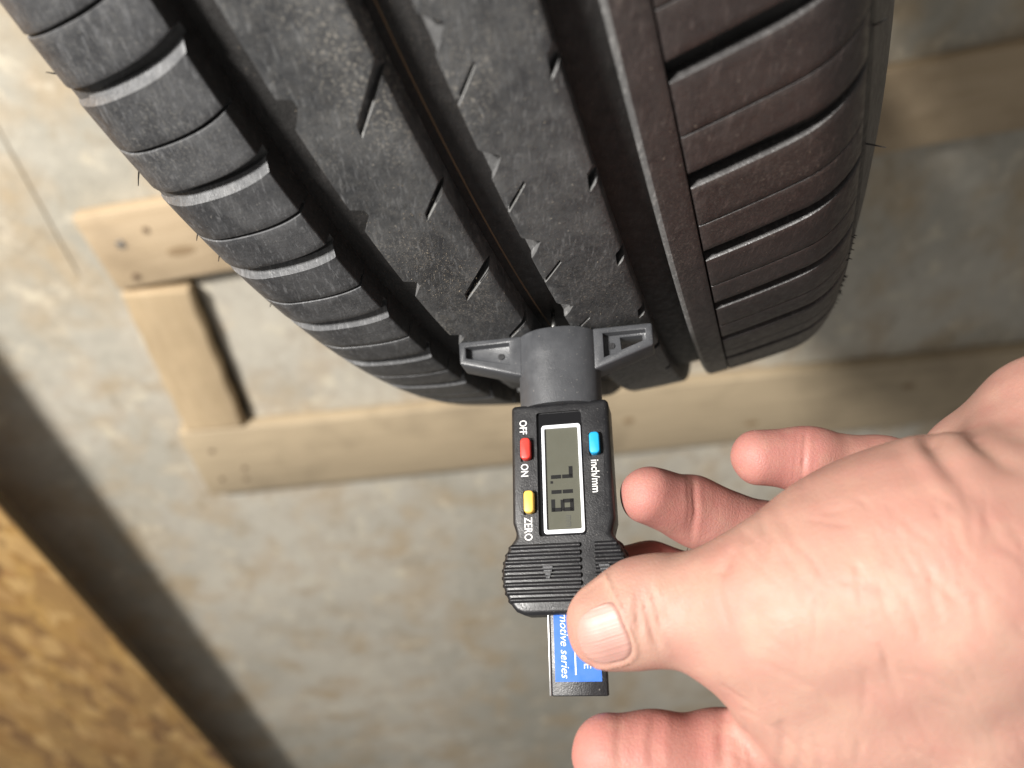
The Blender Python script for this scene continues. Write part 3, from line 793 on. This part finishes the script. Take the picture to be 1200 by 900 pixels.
for i in range(120):                                   # shallow wandering skin lines over the back of the thumb base
    x, y = _hr.uniform(830, 1240), _hr.uniform(560, 900); L_ = _hr.uniform(25, 90); a = math.radians(_hr.normal(55, 22))
    CREASES.append(([(x, y), (x + L_ * .5 * math.cos(a) + _hr.normal(0, 4), y + L_ * .5 * math.sin(a)), (x + L_ * math.cos(a), y + L_ * math.sin(a))], _hr.uniform(.08, .22), _hr.uniform(.35, .8), 185))
_c, _s = math.cos(math.radians(10)), math.sin(math.radians(10))
NA = TH_AX * _c + TH_S * _s; NA = NA if NA[1] > TH_AX[1] else TH_AX * _c - TH_S * _s
NS = np.cross(TH_N, NA)
NAIL_C = pm(701, 738, 163)
def nail_uv(P):
    v = P - NAIL_C; return v @ NA, v @ NS, v @ TH_N
def nail_inside(u, v):                                # >0 inside the nail outline (mm)
    uu = np.where(u < 0, u / 6.2, u / 8.4)
    return 1 - (np.abs(uu) ** 2.6 + np.abs(v / 9.2) ** 2.8)
def crease_depth(P):
    px = 600 + F_PX * P[:, 0] / P[:, 2]; py = 450 + F_PX * P[:, 1] / P[:, 2]; Q = np.stack([px, py], 1)
    out = np.zeros(len(P))
    for pts, dep, wid, zmax in CREASES:
        pts = np.array(pts, float); lo = pts.min(0) - 40; hi = pts.max(0) + 40
        m_ = np.where((Q > lo).all(1) & (Q < hi).all(1) & (P[:, 2] < zmax))[0]
        if len(m_) == 0: continue
        q = Q[m_]; best = np.full(len(m_), 1e9); tb = np.zeros(len(m_)); n_ = len(pts) - 1
        for i in range(n_):
            a, b = pts[i], pts[i + 1]; ab = b - a; t = np.clip(((q - a) @ ab) / (ab @ ab), 0, 1)
            dd = np.hypot(*(q - a - t[:, None] * ab).T); w_ = dd < best; best = np.where(w_, dd, best); tb = np.where(w_, (i + t) / n_, tb)
        mm = best * P[m_, 2] / F_PX
        fade = np.clip(np.sin(np.pi * np.clip(tb, .02, .98)) * 1.6, 0, 1) if dep < 1.1 else np.clip((1 - tb) * 1.3, 0, 1) ** 1.2
        out[m_] += dep * fade * (np.exp(-(mm / wid) ** 2) - .18 * np.exp(-((mm - wid * 2) / wid) ** 2))
    # the nail sits in a shallow bed with a raised fold round it
    u, v, w_ = nail_uv(P); ins = nail_inside(u, v); m_ = (w_ > -9) & (np.abs(u) < 14) & (np.abs(v) < 13)
    out += np.where(m_, .35 * np.clip(ins * 6, 0, 1) - .55 * np.exp(-((ins + .18) / .13) ** 2) * (u < 5), 0)
    return out
def gradient(P, e=.35):
    g = np.stack([sd_hand(P + np.eye(3)[i] * e) - sd_hand(P - np.eye(3)[i] * e) for i in range(3)], 1)
    return g / (np.linalg.norm(g, axis=1, keepdims=True) + 1e-9)
# surface nets on a grid
H_ = 1.5
lo = np.array([8., -22., 108.]); hi = np.array([262., 118., 252.])
N3 = np.ceil((hi - lo) / H_).astype(int) + 1
gx, gy, gz = [lo[i] + H_ * np.arange(N3[i]) for i in range(3)]
Dg = np.zeros(tuple(N3), np.float32)
YY, ZZ = np.meshgrid(gy, gz, indexing='ij')
for i0 in range(0, N3[0], 12):
    xs = gx[i0:i0 + 12]
    P = np.empty((len(xs), N3[1], N3[2], 3)); P[..., 0] = xs[:, None, None]; P[..., 1] = YY; P[..., 2] = ZZ
    Dg[i0:i0 + 12] = sd_hand(P.reshape(-1, 3)).reshape(len(xs), N3[1], N3[2])
Dg[-2:] = 1.0                                          # close the forearm end
ins = Dg < 0
c8 = [(a, b, c) for a in (0, 1) for b in (0, 1) for c in (0, 1)]
def sub(A, o): return A[o[0]:A.shape[0] - 1 + o[0], o[1]:A.shape[1] - 1 + o[1], o[2]:A.shape[2] - 1 + o[2]]
cnt = sum(sub(ins, o).astype(np.int8) for o in c8)
act = (cnt > 0) & (cnt < 8); idx = np.argwhere(act)
cid = -np.ones(act.shape, np.int64); cid[act] = np.arange(len(idx))
acc = np.zeros((len(idx), 3)); num = np.zeros(len(idx))
for o in c8:
    for ax_ in range(3):
        if o[ax_]: continue
        o2 = list(o); o2[ax_] = 1
        d0 = Dg[tuple((idx + np.array(o)).T)].astype(float); d1_ = Dg[tuple((idx + np.array(o2)).T)].astype(float)
        mk = (d0 < 0) != (d1_ < 0); t = np.where(mk, d0 / np.where(mk, d0 - d1_, 1), 0)
        p = idx + np.array(o, float); p[:, ax_] += t
        acc += np.where(mk[:, None], p, 0); num += mk
V = lo + H_ * acc / num[:, None]
quads = []
for ax_ in range(3):
    b, c = (ax_ + 1) % 3, (ax_ + 2) % 3
    A0 = np.moveaxis(ins, (ax_, b, c), (0, 1, 2)); Cd = np.moveaxis(cid, (ax_, b, c), (0, 1, 2))
    e0 = A0[:-1, 1:-1, 1:-1]; e1 = A0[1:, 1:-1, 1:-1]
    ii = np.argwhere(e0 != e1); fl = e0[tuple(ii.T)]
    i_, j_, k_ = ii[:, 0], ii[:, 1] + 1, ii[:, 2] + 1
    q = np.stack([Cd[i_, j_ - 1, k_ - 1], Cd[i_, j_, k_ - 1], Cd[i_, j_, k_], Cd[i_, j_ - 1, k_]], 1)
    q[~fl] = q[~fl][:, ::-1]; quads.append(q)
quads = np.concatenate(quads); quads = quads[(quads >= 0).all(1)]
hand_org = to_room(pm(950, 720, 165))
me = bpy.data.meshes.new('hand')
me.from_pydata(V.tolist(), [], quads.tolist()); me.update()
hand = bpy.data.objects.new('hand', me); COL.objects.link(hand)
sm = hand.modifiers.new('s', 'SUBSURF'); sm.levels = sm.render_levels = 1
evaluated(hand); me = hand.data
co = np.zeros(len(me.vertices) * 3); me.vertices.foreach_get('co', co); P = co.reshape(-1, 3)
cap = P[:, 0] > hi[0] - 5
P0 = P.copy()
nrm = gradient(P, .5); P = P - sd_hand(P)[:, None] * nrm; P = P - sd_hand(P)[:, None] * nrm
face = np.clip(-nrm[:, 2] * 2.5 + .5, 0, 1)
lump = .25 * np.sin(P[:, 0] * .21 + 1) * np.sin(P[:, 1] * .17 + .6) + .16 * np.sin(P[:, 0] * .47 + P[:, 1] * .31) + .10 * np.sin(P[:, 1] * .73 - P[:, 2] * .4)
P = P - nrm * (crease_depth(P) * face)[:, None] + nrm * (lump * .55)[:, None]
P[cap] = P0[cap]
# natural flush of the skin: pinker finger pads, tan back of the thumb
def near(chs, k): 
    d = np.min([sd_chain(P, c, 3) for c in chs], 0); return np.exp(-np.clip(d, 0, 50) / k)
flush = .60 * near([MIDDLE, RING, PINKY], 4) + .52 * near([INDEX], 4) + .12
for ch in (MIDDLE, RING, PINKY, INDEX): flush += .30 * np.exp(-(np.linalg.norm(P - ch[0][0], axis=1) / 15) ** 2)
flush += .22 * np.exp(-(np.linalg.norm(P - THUMB[0][0], axis=1) / 12) ** 2)
Wp = (to_room(P) - hand_org)
me.vertices.foreach_set('co', Wp.ravel()); me.update()
at = me.attributes.new('flush', 'FLOAT', 'POINT'); at.data.foreach_set('value', np.clip(flush, 0, 1).astype(np.float32))
hand.location = hand_org.tolist()
bm = bmesh.new(); bm.from_mesh(me); bmesh.ops.recalc_face_normals(bm, faces=bm.faces); bm.to_mesh(me); bm.free()
me.shade_smooth()
def skin():
    mt, nt, b = newmat('skin'); v = coords(nt)
    a = node(nt, 'ShaderNodeAttribute', attribute_name='flush')
    n1 = noise(nt, v, 38, 5, .62, .4); n2 = noise(nt, v, 240, 4, .6); n3 = noise(nt, v, 1400, 3, .6)
    f = mth(nt, 'ADD', a.outputs['Fac'], mth(nt, 'MULTIPLY', mth(nt, 'SUBTRACT', n1, .45), 2.1))
    base = mix(nt, ramp(nt, f, [(.0, (0, 0, 0)), (1.0, (1, 1, 1))]), (.385, .228, .178), (.385, .163, .138))
    base = mix(nt, mth(nt, 'MULTIPLY', ramp(nt, n2, [(.48, (0, 0, 0)), (.7, (1, 1, 1))]), .35), base, (.385, .195, .15))
    base = mix(nt, mth(nt, 'MULTIPLY', ramp(nt, noise(nt, v, 85, 4, .6), [(.52, (0, 0, 0)), (.72, (1, 1, 1))]), .35), base, (.44, .29, .215))
    nt.links.new(base, b.inputs['Base Color'])
    b.inputs['Subsurface Weight'].default_value = .22; b.inputs['Subsurface Radius'].default_value = (1, .35, .18); b.inputs['Subsurface Scale'].default_value = .0025
    b.inputs['Specular IOR Level'].default_value = .42
    nt.links.new(ramp(nt, n2, [(.3, (.50,) * 3), (.7, (.68,) * 3)]), b.inputs['Roughness'])
    vo = node(nt, 'ShaderNodeTexVoronoi', Scale=900.0, feature='DISTANCE_TO_EDGE'); nt.links.new(v, vo.inputs['Vector'])
    lines = ramp(nt, vo.outputs['Distance'], [(0, (0, 0, 0)), (.16, (1, 1, 1))])
    st = noise(nt, coords(nt, scale=(900, 200, 900)), 1, 3, .6)
    hh = mth(nt, 'ADD', mth(nt, 'MULTIPLY', lines, .5), mth(nt, 'ADD', n3, mth(nt, 'MULTIPLY', st, .8)))
    bump(nt, b, mth(nt, 'ADD', hh, mth(nt, 'MULTIPLY', n2, .5)), .28, .0003)
    return mt
me.materials.clear(); me.materials.append(skin())
tag(hand, 'bare hand pinching the gauge, thumb across its blue label, fingers behind', 'hand')
# thumb nail
us = np.linspace(-6.2, 8.4, 34); vv = np.linspace(-9.2, 9.2, 30)
Ug, Vg = np.meshgrid(us, vv, indexing='ij')
# square the grid onto the rounded outline
lim = 9.2 * np.clip(1 - np.abs(np.where(Ug < 0, Ug / 6.22, Ug / 8.42)) ** 2.6, 0, 1) ** (1 / 2.8)
Vg = Vg / 9.2 * np.maximum(lim, .3)
B0 = NAIL_C + Ug[..., None] * NA + Vg[..., None] * NS + TH_N * 14
Pn = B0.reshape(-1, 3); tt = np.zeros(len(Pn))
for _ in range(40):
    d = sd_hand(Pn - TH_N * tt[:, None]); tt += np.clip(d, -.5, 2) * .8
tt = np.minimum(tt, 13)
Pn = Pn - TH_N * tt[:, None]
for _ in range(3): Pn = Pn - sd_hand(Pn)[:, None] * gradient(Pn)
gn = gradient(Pn)
edge = np.clip(nail_inside(Ug.ravel(), Vg.ravel()), 0, 1)
lift = -.55 + .75 * np.clip(edge * 3.0, 0, 1) ** .6 + .25 * np.clip((Ug.ravel() - 2) / 7, 0, 1)
top = Pn + gn * lift[:, None]; botm = Pn + gn * (lift - .75)[:, None]
allv = to_room(np.concatenate([top, botm])) - hand_org
nu, nv = Ug.shape; f1 = grid_faces(nu, nv); o_ = nu * nv
fs = list(f1) + [tuple(o_ + k for k in reversed(f)) for f in f1]
loop = [j for j in range(nv)] + [i * nv + nv - 1 for i in range(1, nu)] + [(nu - 1) * nv + j for j in range(nv - 2, -1, -1)] + [i * nv for i in range(nu - 2, 0, -1)]
fs += [(loop[i], loop[(i + 1) % len(loop)], o_ + loop[(i + 1) % len(loop)], o_ + loop[i]) for i in range(len(loop))]
mt, nt, b = newmat('nail_keratin'); v = coords(nt)
# streaks run along the nail
sw = dir_room(NS)
t_ = nt.nodes.new('ShaderNodeTexCoord')
dn = nt.nodes.new('ShaderNodeVectorMath'); dn.operation = 'DOT_PRODUCT'; nt.links.new(t_.outputs['Object'], dn.inputs[0]); dn.inputs[1].default_value = sw[:]
cb = nt.nodes.new('ShaderNodeCombineXYZ'); nt.links.new(dn.outputs['Value'], cb.inputs[0])
st = noise(nt, cb.outputs[0], 1500, 3, .6)
nt.links.new(mix(nt, noise(nt, v, 160, 4), (.37, .195, .165), (.44, .265, .225)), b.inputs['Base Color'])
b.inputs['Roughness'].default_value = .42; b.inputs['Subsurface Weight'].default_value = .15; b.inputs['Subsurface Scale'].default_value = .003; b.inputs['Specular IOR Level'].default_value = .4
bump(nt, b, st, .6, .0005)
nl = mesh_obj('thumb_nail', allv, fs, mt, hand); fix_normals(nl); nl.data.shade_smooth(); nl.data.set_sharp_from_angle(angle=math.radians(60))
